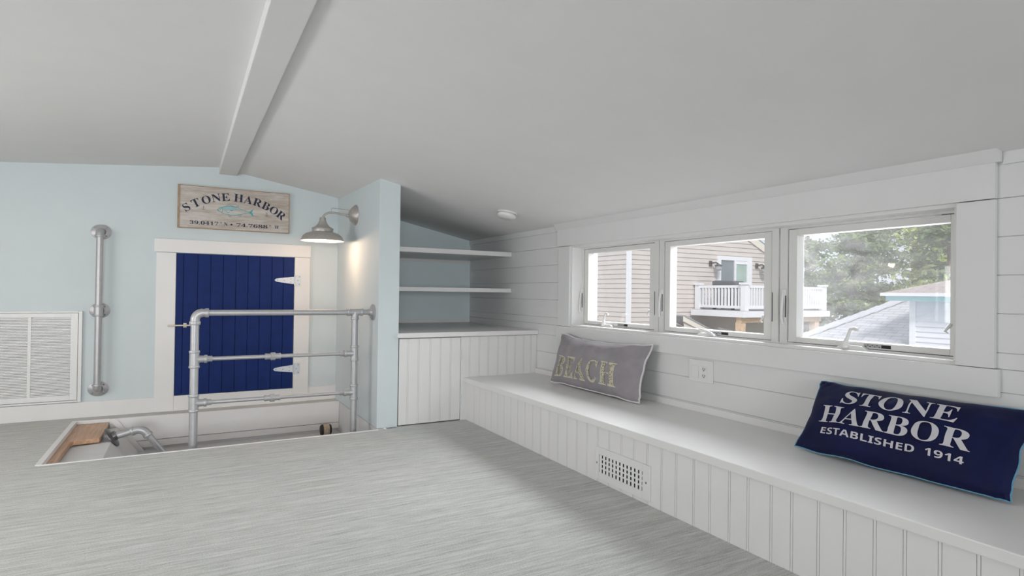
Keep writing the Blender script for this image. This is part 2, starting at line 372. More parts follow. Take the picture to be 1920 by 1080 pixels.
# casing round the window bank
c = MB(); xa, xb = XW - .018, XW
c.box(xa, xb, .932, WY0, .711, 1.297).box(xa, xb, WY1, 3.63, .711, 1.297)
c.box(xa - .004, xb, .920, 3.645, .613, .709).box(xa - .004, xb, .932, 3.645, 1.300, 1.425)
struct(c.build('trim_1', M['board'], bevel=.0015), 'flat white casing boards around the row of windows', 'trim')
struct(MB().prism([(XW - .024, .915, 1.424), (XW - .055, .915, 1.47), (XW, .915, 1.47), (XW, .915, 1.424)], (0, 2.74, 0)).build('trim_2', M['board'], bevel=.001), 'white crown strip above the window casing', 'trim')
c = MB(); c.box(XW - .012, XW, YF_, .914, 1.415, 1.47).box(XW - .012, XW, 3.656, YB - .006, 1.415, 1.47)
struct(c.build('trim_3', M['board'], bevel=.001), 'thin white strip where shiplap meets ceiling', 'trim')
c = MB(); t = .014
c.box(XW, XW + .1, WY0, WY1, WZ0 - .001, WZ0 + t).box(XW, XW + .1, WY0, WY1, WZ1 - t, WZ1 + .001).box(XW, XW + .1, WY0, WY0 + t, WZ0 + t, WZ1 - t).box(XW, XW + .1, WY1 - t, WY1, WZ0 + t, WZ1 - t)
struct(c.build('trim_4', M['white'], bevel=.0012), 'white jamb liner inside the window opening', 'trim')

# three awning windows
def awning(n, g0, g1, hazy, crank, folded, stick, label):
    """g0..g1: sash opening along Y (g1 = far side)"""
    zb, zt = .758, 1.243; X = 2.545; s = .043
    t = empty('window_%d' % n, (X, (g0 + g1) / 2, .715), label, 'window', kind='structure')
    o0, o1 = g0 - s - .005, g1 + s + .005
    lo = WY0 + .013 if n == 3 else o0 - .0375; hi = WY1 - .013 if n == 1 else o1 + .0375
    fr = MB(); Xf = X - .006
    fr.box(Xf, X + .07, lo, o0, .722, 1.288).box(Xf, X + .07, o1, hi, .722, 1.288)
    fr.box(Xf, X + .07, o0, o1, .722, .730).box(Xf, X + .07, o0, o1, 1.276, 1.288)
    fr.build('window_frame', M['winwhite'], t, bevel=.001)
    sa = MB(); d = .055
    sa.box(X, X + d, g0 - s, g0, zb - .025, zt + .030).box(X, X + d, g1, g1 + s, zb - .025, zt + .030)
    sa.box(X, X + d, g0, g1, zb - .025, zb).box(X, X + d, g0, g1, zt, zt + .030)
    so = sa.build('sash', M['winwhite'], t, bevel=.0015)
    B(X + .044, X + .050, g0 - .003, g1 + .003, zb - .003, zt + .003).build('pane', M['glasshaze'] if hazy else M['glass'], so)
    # exterior side of the sash reveal
    # crank operator
    yc = crank
    op = MB(); op.prism([(Xf - .024, yc + .065, .723), (Xf - .024, yc - .085, .723), (Xf - .020, yc - .055, .742), (Xf - .020, yc + .03, .745)], (.024, 0, 0))
    ob = op.build('crank_base', M['plastic'], t, bevel=.003)
    if folded:
        MB().tube([(Xf - .027, yc + .035, .762), (Xf - .028, yc, .756), (Xf - .028, yc - .05, .744), (Xf - .028, yc - .078, .727)], [.006, .008, .008, .005], 10).build('crank_handle', M['plastic'], ob, smooth=True)
    else:
        MB().tube([(Xf - .022, yc + .012, .735), (Xf - .026, yc + .01, .752), (Xf - .03, yc - .002, .775), (Xf - .03, yc - .012, .806), (Xf - .03, yc - .018, .814)], [.017, .012, .007, .006, .007], 12).build('crank_handle', M['plastic'], ob, smooth=True)
        MB().tube([(Xf - .03, yc - .014, .813), (Xf - .03, yc - .03, .816), (Xf - .03, yc - .047, .812)], [.006, .008, .0075], 10).build('crank_knob', M['plastic'], ob, smooth=True)
    # warning sticker on the bottom rail
    a, b = stick; st = MB(); st.box(X - .0012, X, b, a, .7375, .7525)
    st_ = st.build('warning_label', M['hwhite'], so)
    B(X - .0018, X - .0012, b, b + (a - b) * .34, .7385, .7515).build('label_band', M['dark'], st_)
    lt = MB()
    for k in range(7): lt.box(X - .0018, X - .0012, a - (a - b) * (.05 + .085 * k + .05), a - (a - b) * (.05 + .085 * k), .7465 if k % 2 else .741, .7495 if k % 2 else .744)
    lt.build('label_print', M['dark'], st_)
    # cam locks: a lever at the far side, a slotted keeper at the near side
    lk = MB(); yl = g1 + s + .018
    lk.box(Xf - .010, Xf, yl - .011, yl + .011, .825, .985)
    l_ = lk.build('lock_plate', M['plastic'], t, bevel=.003)
    MB().tube([(Xf - .012, yl, .965), (Xf - .020, yl, .90), (Xf - .022, yl, .85), (Xf - .034, yl - .014, .815)], [.006, .007, .006, .004], 10).build('lock_lever', M['plastic'], l_, smooth=True)
    B(Xf - .0115, Xf - .0095, yl - .017, yl - .0115, .85, .955).build('lock_slot', M['shadowgap'], l_)
    B(Xf - .0015, Xf, g0 - s - .012, g0 - s - .008, .825, .97).build('keeper_slot', M['shadowgap'], t)
    hk = MB().tube([(X - .004, g0 - .004, .853), (X - .006, g0 + .006, .838), (X - .006, g0 + .014, .826), (X - .006, g0 + .004, .818)], [.006, .006, .005, .003], 8)
    hk.build('sash_latch', M['plastic'], t, smooth=True)
awning(1, 2.760, 3.402, False, 3.17, False, (3.065, 2.965), 'small awning window farthest from camera, looking on the siding corner')
awning(2, 1.932, 2.585, False, 2.29, True, (2.285, 2.150), 'middle awning window of the row, looking on the white deck')
awning(3, 1.113, 1.752, True, 1.487, False, (1.435, 1.325), 'nearest awning window of the row with hazy glass and pine view')

# ------------------------------------------------------------------ back wall pieces
c = MB(); c.box(XL, -.197, YB - .014, YB, 0, .113).box(.931, XS, YB - .014, YB, 0, .118)
struct(c.build('baseboard_back', M['white'], bevel=.002), 'white baseboard along the pale blue end wall', 'baseboard')
c = MB(); d0 = YB - .022
c.box(-.197, -.066, d0, YB, 0, 1.226).box(.807, .931, d0, YB, 0, 1.226).box(-.212, .937, d0 - .004, YB, 1.228, 1.330).box(-.066, .807, d0 + .003, YB, 0, .116)
struct(c.build('trim_5', M['white'], bevel=.002), 'flat white casing around the navy hatch door', 'trim')
dr = empty('door_1', (.37, YB - .02, .118), 'navy blue plank hatch door with two strap hinges', 'door', kind='structure')
p = MB(); p.box(-.063, .804, YB - .010, YB - .001, .119, 1.224)
gx = [-.063, -.014, .084, .175, .265, .356, .446, .535, .628, .717, .804]
for a, b in zip(gx, gx[1:]): p.box(a + .002, b - .002, YB - .020, YB - .010, .119, 1.224)
p.build('door_panel', M['navy_paint'], dr, bevel=.0018)
for zc in (1.03, .283):
    h = MB().box(.808, .857, d0 - .006, d0 - .0005, zc - .046, zc + .046)
    ho = h.build('hinge', M['zinc'], dr, bevel=.001)
    MB().prism([(.806, YB - .027, zc - .032), (.806, YB - .027, zc + .032), (.70, YB - .027, zc + .019), (.66, YB - .027, zc + .012), (.648, YB - .027, zc), (.66, YB - .027, zc - .012), (.70, YB - .027, zc - .019)], (0, .005, 0)).build('hinge_strap', M['zinc'], ho, bevel=.001)
    MB().tube([(.807, d0 - .007, zc - .046), (.807, d0 - .007, zc + .046)], .005, 10).build('hinge_knuckle', M['zinc'], ho, smooth=True)
    for x, z in ((.845, .032), (.845, -.032), (.832, 0)): MB().lathe((x, d0 - .006, zc + z), (0, -1, 0), [(.005, 0), (.005, .002), (0, .003)], 10).build('screw', M['screw'], ho)
    for x, z in ((.775, .012), (.775, -.014), (.725, 0), (.67, 0)): MB().lathe((x, YB - .027, zc + z), (0, -1, 0), [(.0045, 0), (.0045, .002), (0, .003)], 10).build('screw', M['screw'], ho)
B(-.115, .04, YB - .040, YB - .026, .656, .668).build('latch_bar', M['brass'], dr, bevel=.003)
B(-.010, .014, YB - .030, YB - .019, .645, .68).build('latch_keeper', M['brass'], dr, bevel=.002)

# sign
SX0, SX1, SZ0, SZ1 = -.064, .756, 1.424, 1.760; SY = YB - .026
sg = empty('wooden_sign', (.346, YB, SZ0), 'whitewashed wooden harbor sign with teal fish hanging above the navy hatch door', 'sign')
MB().box(SX0 + .006, SX1 - .006, SY, YB - .002, SZ0 + .006, SZ1 - .006).build('plank', M['plank'], sg, bevel=.001)
e = MB(); e.box(SX0, SX0 + .014, SY - .006, YB - .001, SZ0, SZ1).box(SX1 - .006, SX1, SY - .003, YB - .001, SZ0, SZ1).box(SX0 + .014, SX1 - .006, SY - .003, YB - .001, SZ0, SZ0 + .006).box(SX0 + .014, SX1 - .006, SY - .003, YB - .001, SZ1 - .006, SZ1)
e.build('sign_edge', M['plankedge'], sg)
lt = MB(); AX, RAD, ZP = .335, .60, 1.690
def arcpos(a): return AX + RAD * math.sin(a), ZP - RAD + RAD * math.cos(a)
spots = [('S', -.60), ('T', -.475), ('O', -.345), ('N', -.222), ('E', -.108), ('H', .052), ('A', .172), ('R', .292), ('B', .405), ('O', .522), ('R', .635)]
for ch, a in spots:
    bm = text_bm(serif(ch), .0); x0, x1, y0, y1 = bounds(bm); hgt = .062; s = hgt / (y1 - y0); cx, cy = (x0 + x1) / 2, (y0 + y1) / 2
    px, pz = arcpos(a); ca, sa_ = math.cos(-a), math.sin(-a)
    merge(lt.bm, bm, lambda v: Vector((px + ((v.x - cx) * s * 1.05) * ca - ((v.y - cy) * s) * sa_, SY - .0012, pz + ((v.x - cx) * s * 1.05) * sa_ + ((v.y - cy) * s) * ca)))
lt.build('arched_lettering', M['ink'], sg)
for s_, xa_, xb_ in (('39.0417', .020, .222), ('°', .232, .247), ('N', .262, .288), ('•', .308, .324), ('74.7688', .352, .586), ('°', .598, .613), ('W', .640, .676)):
    bm = text_bm(serif(s_) if s_ not in '°•' else s_); x0, x1, y0, y1 = bounds(bm)
    lt = MB(); z0, z1 = (1.456, 1.485) if s_ not in '°•' else ((1.474, 1.485) if s_ == '°' else (1.464, 1.477))
    merge(lt.bm, bm, lambda v: Vector((xa_ + (v.x - x0) / (x1 - x0) * (xb_ - xa_), SY - .0012, z0 + (v.y - y0) / (y1 - y0) * (z1 - z0))))
    lt.build('coordinates_lettering', M['ink'], sg)
# fish
fc = Vector((.345, 0, 1.583))
def fp(u, v): return Vector((fc.x + u, SY - .0010, fc.z + v))
top = [(-.135, -.002), (-.12, .012), (-.095, .024), (-.065, .033), (-.03, .034), (.01, .027), (.05, .014), (.085, .003), (.105, -.002)]
bot = [(.105, -.006), (.08, -.012), (.045, -.024), (.005, -.034), (-.04, -.036), (-.08, -.029), (-.115, -.016), (-.135, -.002)]
wash = MB(); up = [(-.12, .010), (-.095, .022), (-.065, .031), (-.03, .032), (.01, .024), (.012, .005), (-.03, .004), (-.08, .0)]
wash.prism([fp(*q) for q in up], (0, .0006, 0)); fo = wash.build('fish_wash', M['fishlight'], sg)
fl = MB()
def stroke(pts, r=.0016):
    fl.tube([fp(*q) for q in pts], r, 6)
stroke(top, .0018); stroke(bot, .0018)
stroke([(-.065, .033), (-.055, .052), (-.035, .040), (-.005, .031)]); stroke([(.0, .030), (.02, .048), (.018, .026)])
stroke([(-.05, -.036), (-.045, -.05), (-.036, -.05), (-.034, -.036)], .002); stroke([(.02, -.030), (.034, -.044), (.045, -.025)])
stroke([(-.07, -.005), (-.06, -.02), (-.045, -.012)]); stroke([(-.04, .004), (-.015, .006), (-.03, -.003), (-.04, .004)], .002); stroke([(-.135, -.002), (-.115, -.005)])
stroke([(-.10, .02), (-.093, .0), (-.10, -.018)]); stroke([(-.03, .020), (.03, .010), (.08, -.001)], .001)
fl.prism([fp(.100, -.001), fp(.128, .024), (fp(.134, .030)), fp(.122, .0), fp(.135, -.036), fp(.128, -.034), fp(.100, -.008)], (0, .0006, 0))
fl.lathe(fp(-.112, .004), (0, -1, 0), [(.0035, 0), (.0035, .0005), (0, .0006)], 10)
fl.build('fish_drawing', M['fish'], sg)
for x, z in ((.115, 1.588), (.578, 1.570)):
    a = MB()
    def q(u, v): return (x + u, SY - .0008, z + v)
    a.tube([q(0, .010), q(0, -.012)], .0010, 6); a.tube([q(-.007, .005), q(.007, .005)], .0009, 6)
    a.tube([q(-.011, -.004), q(-.009, -.010), q(0, -.0125), q(.009, -.010), q(.011, -.004)], .0010, 6)
    a.tube([q(.003 * math.cos(k), .013 + .003 * math.sin(k)) for k in [i * .9 for i in range(7)]], .0009, 6, closed=True)
    a.build('anchor_drawing', M['anchor'], sg)

# pipe fittings ------------------------------------------------------
def arc(c, a, b, r, n=8):
    """quarter bend: from c + a*r to c + b*r seen around corner point c - the corner is c"""
    c, a, b = Vector(c), Vector(a), Vector(b); o = c + (a + b) * r; return [o - b * r * math.cos(t) - a * r * math.sin(t) for t in [math.pi / 2 * i / n for i in range(n + 1)]]
def collar(m, p, d, r, L=.02): p, d = Vector(p), Vector(d).normalized(); m.tube([p - d * L / 2, p - d * L * .3, p + d * L * .3, p + d * L / 2], [r * .94, r, r, r * .94], 18)

# grab bar on the back wall
gb = empty('pipe_grab_bar', (-.54, YB, .2), 'vertical grey pipe grab bar on the wall between louvered vent and navy door', 'grab bar')
PX, PY, PR = -.548, YB - .075, .0215
MB().tube([(PX, PY, .235), (PX, PY, 1.33)], PR, 20).build('pipe', M['galv'], gb, smooth=True)
for zc, kind in ((1.358, 'top'), (.779, 'mid'), (.203, 'bot')):
    m = MB(); m.lathe((PX, YB - .001, zc), (0, -1, 0), [(0, 0), (.064, 0), (.064, .006), (.060, .009), (.036, .011), (.031, .014), (.030, .030)], 36, squash=.86)
    fo = m.build('wall_flange', M['galv'], gb, smooth=True)
    for k in range(4):
        an = math.pi / 4 + k * math.pi / 2
        MB().lathe((PX + .048 * math.cos(an), YB - .010, zc + .041 * math.sin(an)), (0, -1, 0), [(.006, 0), (.006, .002), (0, .0025)], 10).build('screw', M['galv_dark'], fo)
    m = MB()
    if kind == 'mid':
        m.tube([(PX, YB - .02, zc), (PX, PY, zc)], .026, 18); m.tube([(PX, PY, zc - .036), (PX, PY, zc + .036)], .0285, 18)
        collar(m, (PX, PY, zc - .034), (0, 0, 1), .0305, .012); collar(m, (PX, PY, zc + .034), (0, 0, 1), .0305, .012); m.build('tee_fitting', M['galv'], gb, smooth=True)
    else:
        sg_ = -1 if kind == 'top' else 1
        m.tube(arc((PX, PY, zc), (0, 1, 0), (0, 0, sg_), .03), .027, 18)
        m.tube([(PX, YB - .02, zc), (PX, PY + .03, zc)], .026, 18); collar(m, (PX, PY, zc + sg_ * .034), (0, 0, 1), .0305, .016)
        m.build('elbow_fitting', M['galv'], gb, smooth=True)

# railing at the stair opening
rl = empty('pipe_railing', (.55, 4.07, 0), 'grey metal pipe safety railing standing in front of the navy hatch door', 'railing')
RY, zt, zm, zb_ = 4.07, .800, .515, .245; xl_, xr_ = .055, 1.034
MB().tube([(xl_, RY, -.62), (xl_, RY, zt - .045)], .0235, 22).build('post', M['galv'], rl, smooth=True)
MB().tube([(xr_, RY, -.62), (xr_, RY, zt - .02)], .0215, 22).build('post', M['galv'], rl, smooth=True)
MB().tube([(xl_ + .05, RY, zt), (XS - .01, RY, zt)], .0185, 20).build('top_rail', M['galv'], rl, smooth=True)
m = MB(); m.tube(arc((xl_, RY, zt), (0, 0, -1), (1, 0, 0), .042, 10), .0265, 20)
m.tube([(xl_, RY, zt - .06), (xl_, RY, zt - .04)], .0265, 20); m.tube([(xl_ + .04, RY, zt), (xl_ + .06, RY, zt)], .0245, 20)
collar(m, (xl_, RY, zt - .062), (0, 0, 1), .0315, .022); collar(m, (xl_ + .064, RY, zt), (1, 0, 0), .028, .022); m.build('elbow_fitting', M['galv'], rl, smooth=True)
m = MB(); m.tube([(xr_ - .05, RY, zt), (xr_ + .05, RY, zt)], .0235, 20); collar(m, (xr_ - .048, RY, zt), (1, 0, 0), .026, .016); collar(m, (xr_ + .048, RY, zt), (1, 0, 0), .026, .016)
m.tube([(xr_, RY, zt - .045), (xr_, RY, zt)], .024, 20); collar(m, (xr_, RY, zt - .045), (0, 0, 1), .027, .016); m.build('tee_fitting', M['galv'], rl, smooth=True)
MB().lathe((XS - .001, RY, zt), (-1, 0, 0), [(0, 0), (.066, 0), (.066, .008), (.06, .011), (.036, .013), (.03, .016), (.0275, .032), (0, .032)], 36, squash=.86).build('wall_flange', M['galv'], rl, smooth=True)
for zr in (zm, zb_):
    MB().tube([(xl_ + .09, RY, zr), (xr_ - .08, RY, zr)], .0125, 16).build('cross_rail', M['galv'], rl, smooth=True)
    for xp, sg_, rp_ in ((xl_, 1, .0275), (xr_, -1, .0255)):
        m = MB(); m.tube([(xp, RY, zr - .048), (xp, RY, zr + .048)], rp_, 20); collar(m, (xp, RY, zr - .046), (0, 0, 1), rp_ + .003, .016); collar(m, (xp, RY, zr + .046), (0, 0, 1), rp_ + .003, .016)
        m.tube([(xp + sg_ * .01, RY, zr), (xp + sg_ * .034, RY, zr), (xp + sg_ * .06, RY, zr)], [.026, .022, .021], 20); collar(m, (xp + sg_ * .062, RY, zr), (1, 0, 0), .0255, .018)
        m.tube([(xp + sg_ * .07, RY, zr), (xp + sg_ * .098, RY, zr)], .018, 8); m.build('tee_fitting', M['galv'], rl, smooth=True)
    xm = .505; m = MB(); m.tube([(xm - .014, RY, zr), (xm + .014, RY, zr)], .0255, 8)
    m.tube([(xm - .046, RY, zr), (xm + .046, RY, zr)], .0185, 16); collar(m, (xm - .042, RY, zr), (1, 0, 0), .020, .012); collar(m, (xm + .042, RY, zr), (1, 0, 0), .020, .012)
    m.build('union_fitting', M['galv'], rl)

# ------------------------------------------------------------------ stair opening
w = MB(); zf = -.80
w.box(OX0 - .05, OX0, OY0, OY1, zf, -.06).box(OX1, OX1 + .05, OY0, OY1, zf, -.002).box(OX0 - .05, OX1 + .05, OY1, OY1 + .05, zf, -.06).box(OX0 - .05, OX1 + .05, OY0 - .05, OY0, zf, -.06).box(OX0 - .05, OX1 + .05, OY0 - .05, OY1 + .05, zf - .05, zf)
struct(w.build('wall_stairwell', M['ledgewhite']), 'light grey walls of the stair opening', 'wall')
c = MB(); c.box(OX0 - .012, OX1, OY0 - .010, OY0 + .004, -.02, .004).box(OX0 - .024, OX0 + .004, OY0, OY1, -.03, .005).box(OX0 - .024, -.46, OY1 - .004, OY1 + .010, -.02, .004)
c.box(-.46, OX1 - .002, OY1 - .018, OY1 + .004, -.172, .003).box(-.42, OX1 - .002, OY1 - .014, OY1 + .004, -.225, -.176)
c.prism([(-.455, OY1 - .030, -.004), (-.41, OY1 - .030, -.004), (-.10, OY1 - .030, -.46), (-.145, OY1 - .030, -.46)], (0, .012, 0))
c.box(OX0 + .05, -.40, OY0 + .004, OY0 + .075, -.06, -.028)
struct(c.build('trim_6', M['white'], bevel=.0015), 'white edge trim and fascia boards of the stair opening', 'trim')
struct(B(-.30, OX1 - .001, 4.74, OY1 - .001, -.30, -.245).build('stair_ledge', M['ltgrey'], bevel=.003), 'grey painted ledge inside the stair opening', 'ledge')
# boxed landing under the oak cap
struct(MB().prism([(OX0 + .002, OY0 + .08, -.06), (-.408, OY0 + .08, -.06), (-.10, OY0 + .08, -.52), (OX0 + .002, OY0 + .08, -.52)], (0, OY1 - OY0 - .112, 0)).build('stair_landing', M['ledgewhite'], bevel=.003), 'light grey boxed landing at the left end of the stair opening', 'landing')
wd = [(-.6545, OY0 + .012), (-.6545, OY1 - .010), (-.475, OY1 - .010), (-.462, OY1 - .026), (-.462, 4.62), (-.468, 4.575), (-.60, 4.555), (-.612, 4.52), (-.612, OY0 + .012)]
o = MB().prism([(x, y, -.052) for x, y in wd], (0, 0, .030)).build('oak_board', M['oak'], bevel=.004)
tag(o, 'brown oak board capping the left edge of the stair opening', 'board')
# stair handrail
hr = empty('stair_handrail', (-.415, 4.67, -.05), 'grey pipe handrail with dark flange beside the oak board in the stair opening', 'handrail')
nrm = Vector((math.sin(R(56)), 0, math.cos(R(56)))); fc_ = Vector((-.414, 4.668, -.049))
MB().lathe(fc_, nrm, [(0, 0), (.078, 0), (.078, .008), (.072, .012), (.042, .014), (.036, .018), (.033, .036), (0, .036)], 36, squash=.9).build('wall_flange', M['galv_dark'], hr, smooth=True)
el = Vector((-.238, 4.64, .003)); hd = (el - fc_).normalized(); dn = (Vector((-.06, 4.64, -.255)) - el).normalized()
MB().tube([fc_ + hd * .02, el - hd * .04], .021, 18).build('pipe', M['galv'], hr, smooth=True)
bend = [el - hd * .045 * (1 - t) ** 2 + dn * .045 * t ** 2 for t in [i / 8 for i in range(9)]]
m = MB(); m.tube([el - hd * .06] + bend + [el + dn * .06], .0265, 18); collar(m, el - hd * .058, hd, .0305, .018); collar(m, el + dn * .058, dn, .0305, .018); m.build('elbow_fitting', M['galv'], hr, smooth=True)
MB().tube([el + dn * .04, el + dn * .42], .021, 18).build('pipe', M['galv'], hr, smooth=True)
# roller on the ledge
ro = empty('strap_roller', (1.02, 4.93, -.245), 'small black roller with a tan strap on the grey ledge in the stair opening', 'roller')
MB().lathe((.985, 4.93, -.199), (1, 0, 0), [(0, 0), (.036, 0), (.045, .012), (.045, .073), (.036, .085), (0, .085)], 24).build('roller', M['black'], ro, smooth=True)
MB().lathe((1.005, 4.93, -.199), (1, 0, 0), [(.044, 0), (.0475, 0), (.0475, .047), (.044, .047)], 24).build('strap', M['tan'], ro, smooth=True)

# ------------------------------------------------------------------ return-air grille
rg = empty('return_air_grille', (-.945, YB, .12), 'large white louvered return air grille low on the end wall at the picture edge', 'vent')
gx0, gx1, gz0, gz1 = -1.245, -.648, .118, .775
m = MB(); y0, y1 = YB - .022, YB - .001
m.box(gx0, gx0 + .022, y0, y1, gz0, gz1).box(gx1 - .022, gx1, y0, y1, gz0, gz1).box(gx0 + .022, gx1 - .022, y0, y1, gz0, gz0 + .012).box(gx0 + .022, gx1 - .022, y0, y1, gz1 - .012, gz1)
m.build('outer_frame', M['plastic'], rg, bevel=.002)
m = MB(); a0, a1, b0, b1 = gx0 + .025, gx1 - .025, gz0 + .015, gz1 - .015; y0 = YB - .019
m.box(a0, a0 + .040, y0, y1, b0, b1).box(a1 - .042, a1, y0, y1, b0, b1).box(a0 + .04, a1 - .042, y0, y1, b0, b0 + .038).box(a0 + .04, a1 - .042, y0, y1, b1 - .028, b1).box(-.957, -.938, y0, y1, b0 + .038, b1 - .028)
df = m.build('door_frame', M['plastic'], rg, bevel=.0015)
for xa_, xb_ in ((a0 + .04, -.957), (-.938, a1 - .042)):
    m = MB(); z = b0 + .040
    while z < b1 - .034:
        m.prism([(xa_, YB - .016, z), (xa_, YB - .005, z + .0105), (xa_, YB - .005, z + .0085), (xa_, YB - .016, z + .0068)], (xb_ - xa_, 0, 0)); z += .01085
    m.box(xa_, xb_, YB - .004, YB - .002, b0 + .038, b1 - .028)
    m.build('louvers', M['plastic'], rg)

# ------------------------------------------------------------------ alcove cabinet, counter and shelves
def beadboard(m, axis, c0, c1, depth, cells, z0, z1):
    """vertical boards with a twin groove between them; c0 front plane, depth backwards"""
    bx = (lambda a, b, f0, f1: m.box(a, b, f0, f1, z0, z1)) if axis == 'x' else (lambda a, b, f0, f1: m.box(f0, f1, a, b, z0, z1))
    bx(cells[0], cells[-1], c0 + .003, c0 + depth)
    for i, (a, b) in enumerate(zip(cells, cells[1:])):
        lo = a + (.0056 if i else 0); hi = b - (.0056 if i < len(cells) - 2 else 0)
        bx(lo, hi, c0, c0 + .003)
        if i: bx(a - .0036, a + .0036, c0 + .0004, c0 + .003)
cb = empty('alcove_cabinet', (1.88, YC, 0), 'white beadboard cabinet under the alcove counter', 'cabinet')
B(XC + .002, XW - .002, YC + .03, YB - .01, .012, .616).build('body', M['white'], cb)
B(1.792, 1.830, YC, YC + .03, 0, .618).build('stile', M['white'], cb, bevel=.0012)
m = MB(); beadboard(m, 'x', YC, 0, .026, [1.830, 1.865, 1.945, 2.022, 2.105, 2.184, 2.256, 2.333, 2.400, 2.453], 0, .618); m.build('side_panel', M['white'], cb)
m = MB(); beadboard(m, 'x', YC - .002, 0, .026, [1.318, 1.381, 1.461, 1.55, 1.629, 1.709, 1.787], .008, .614); dd = m.build('door', M['white'], cb)
for zc in (.487, .150): MB().tube([(1.7905, YC - .004, zc - .038), (1.7905, YC - .004, zc + .038)], .0045, 10).build('hinge', M['zinc'], dd, smooth=True)
ct = empty('countertop', (1.88, YC, .622), 'white countertop on the beadboard alcove cabinet', 'countertop')
B(XC - .012, XW - .001, YC - .022, YB - .008, .622, .656).build('slab', M['white'], ct, bevel=.003)
B(XC + .001, XW - .002, YB - .022, YB - .007, .656, .688).build('back_cleat', M['white'], ct, bevel=.0015)
for nm, z0, z1, lab in ((0, 1.262, 1.300, 'upper white shelf in the blue alcove, below the ceiling'), (1, .952, .986, 'lower white shelf in the blue alcove, above the countertop')):
    sh = empty('alcove_shelf', (1.88, 4.38, z0), lab, 'shelf', 'white shelves in the alcove')
    B(XC + .001, XW - .001, 4.379, YB - .007, z0, z1).build('board', M['white'], sh, bevel=.002)
    if nm == 0: B(XC + .001, XW - .002, YB - .022, YB - .007, z0 - .030, z0 - .0005).build('back_cleat', M['white'], sh, bevel=.0015)

# ------------------------------------------------------------------ bench
bn = empty('window_bench', (2.14, 1.5, 0), 'long low white beadboard bench under the windows', 'bench')
BZ = .316
B(XB - .022, XW - .001, -4.55, YC - .001, .281, BZ).build('seat_top', M['white'], bn, bevel=.004)
gro = [.915, 1.0, 1.092, 1.18, 1.277, 1.358, 1.456, 1.541, 1.637, 1.721, 1.82, 1.906]
ys_ = sorted([.915 - .0905 * k for k in range(1, 62)]) + gro + [1.906 + .0905 * k for k in range(1, 22)]
m = MB(); beadboard(m, 'y', XB, 0, .02, [-4.55] + [q for q in ys_ if -4.5 < q < 3.90] + [YC - .001], 0, .281)
m.build('front_panel', M['white'], bn)
B(XW - .012, XW - .001, -4.55, YC - .001, BZ, .352).build('back_cleat', M['white'], bn, bevel=.0015)
# floor register in the bench front
fr_ = empty('floor_register', (XB, 2.17, .02), 'white metal air register set low in the bench front', 'vent')
ry0, ry1, rz0, rz1 = 1.972, 2.368, .018, .178; oy0, oy1, oz0, oz1 = 2.020, 2.354, .053, .142; xa, xb = XB - .008, XB - .0005
oy1 = 2.340
m = MB(); m.box(xa, xb, ry0, oy0, rz0, rz1).box(xa, xb, oy1, ry1, rz0, rz1).box(xa, xb, oy0, oy1, rz0, oz0).box(xa, xb, oy0, oy1, oz1, rz1)
m.build('face_plate', M['plastic'], fr_, bevel=.002)
B(xb - .001, xb, oy0, oy1, oz0, oz1).build('duct_shade', M['dark'], fr_)  # dark sheet painted in for the shade behind the louvers
for k in range(12):
    yy = oy0 + (oy1 - oy0) * (k + .5) / 12
    MB().prism([(xa + .001, yy + .0045, oz0), (xb - .004, yy - .0070, oz0), (xb - .004, yy - .0040, oz0), (xa + .001, yy + .0075, oz0)], (0, 0, oz1 - oz0)).build('louver', M['plastic'], fr_)
m = MB()
for z in (.075, .098, .121): m.box(xb - .0035, xb - .001, oy0, oy1, z - .004, z + .004)
m.build('cross_fins', M['plastic'], fr_)
for yy in (1.995, 2.354): MB().lathe((xa, yy, .098), (-1, 0, 0), [(.005, 0), (.005, .0015), (0, .002)], 10).build('screw', M['screw'], fr_)

# ------------------------------------------------------------------ outlet plate, smoke detector
op = empty('outlet_plate', (XW, 2.25, .48), 'white wall plate with switch and outlet on shiplap between the two pillows', 'outlet')
xa, xb = XW - .008, XW - .0005
B(xa, xb, 2.167, 2.332, .479, .599).build('plate', M['plastic'], op, bevel=.0025)
B(xa - .004, xa, 2.263, 2.308, .500, .566).build('switch_rocker', M['plastic'], op, bevel=.002)
rc = B(xa - .0025, xa, 2.204, 2.244, .500, .566).build('receptacle', M['plastic'], op, bevel=.001)
m = MB()
for zc in (.551, .515):
    m.box(xa - .0032, xa - .0022, 2.229, 2.233, zc - .003, zc + .008).box(xa - .0032, xa - .0022, 2.216, 2.220, zc - .003, zc + .007)
    m.lathe((xa - .0022, 2.2245, zc - .007), (-1, 0, 0), [(.0035, 0), (.0035, .001), (0, .001)], 10)
m.build('sockets', M['shadowgap'], rc)
sx, sy = 2.055, 3.74; sz = zceil(sx, sy)
sd = empty('smoke_detector', (sx, sy, sz), 'round white smoke detector on the ceiling near the alcove', 'smoke detector')
nn = Vector((-.2115, 0, -1)).normalized()
MB().lathe(Vector((sx, sy, sz)), nn, [(0, 0), (.074, 0), (.074, .010), (.071, .012)], 36).build('mount', M['plastic'], sd, smooth=True)
MB().lathe(Vector((sx, sy, sz)), nn, [(.064, .010), (.066, .016), (.070, .017), (.068, .034), (.056, .044), (0, .046)], 36).build('cover', M['plastic'], sd, smooth=True)

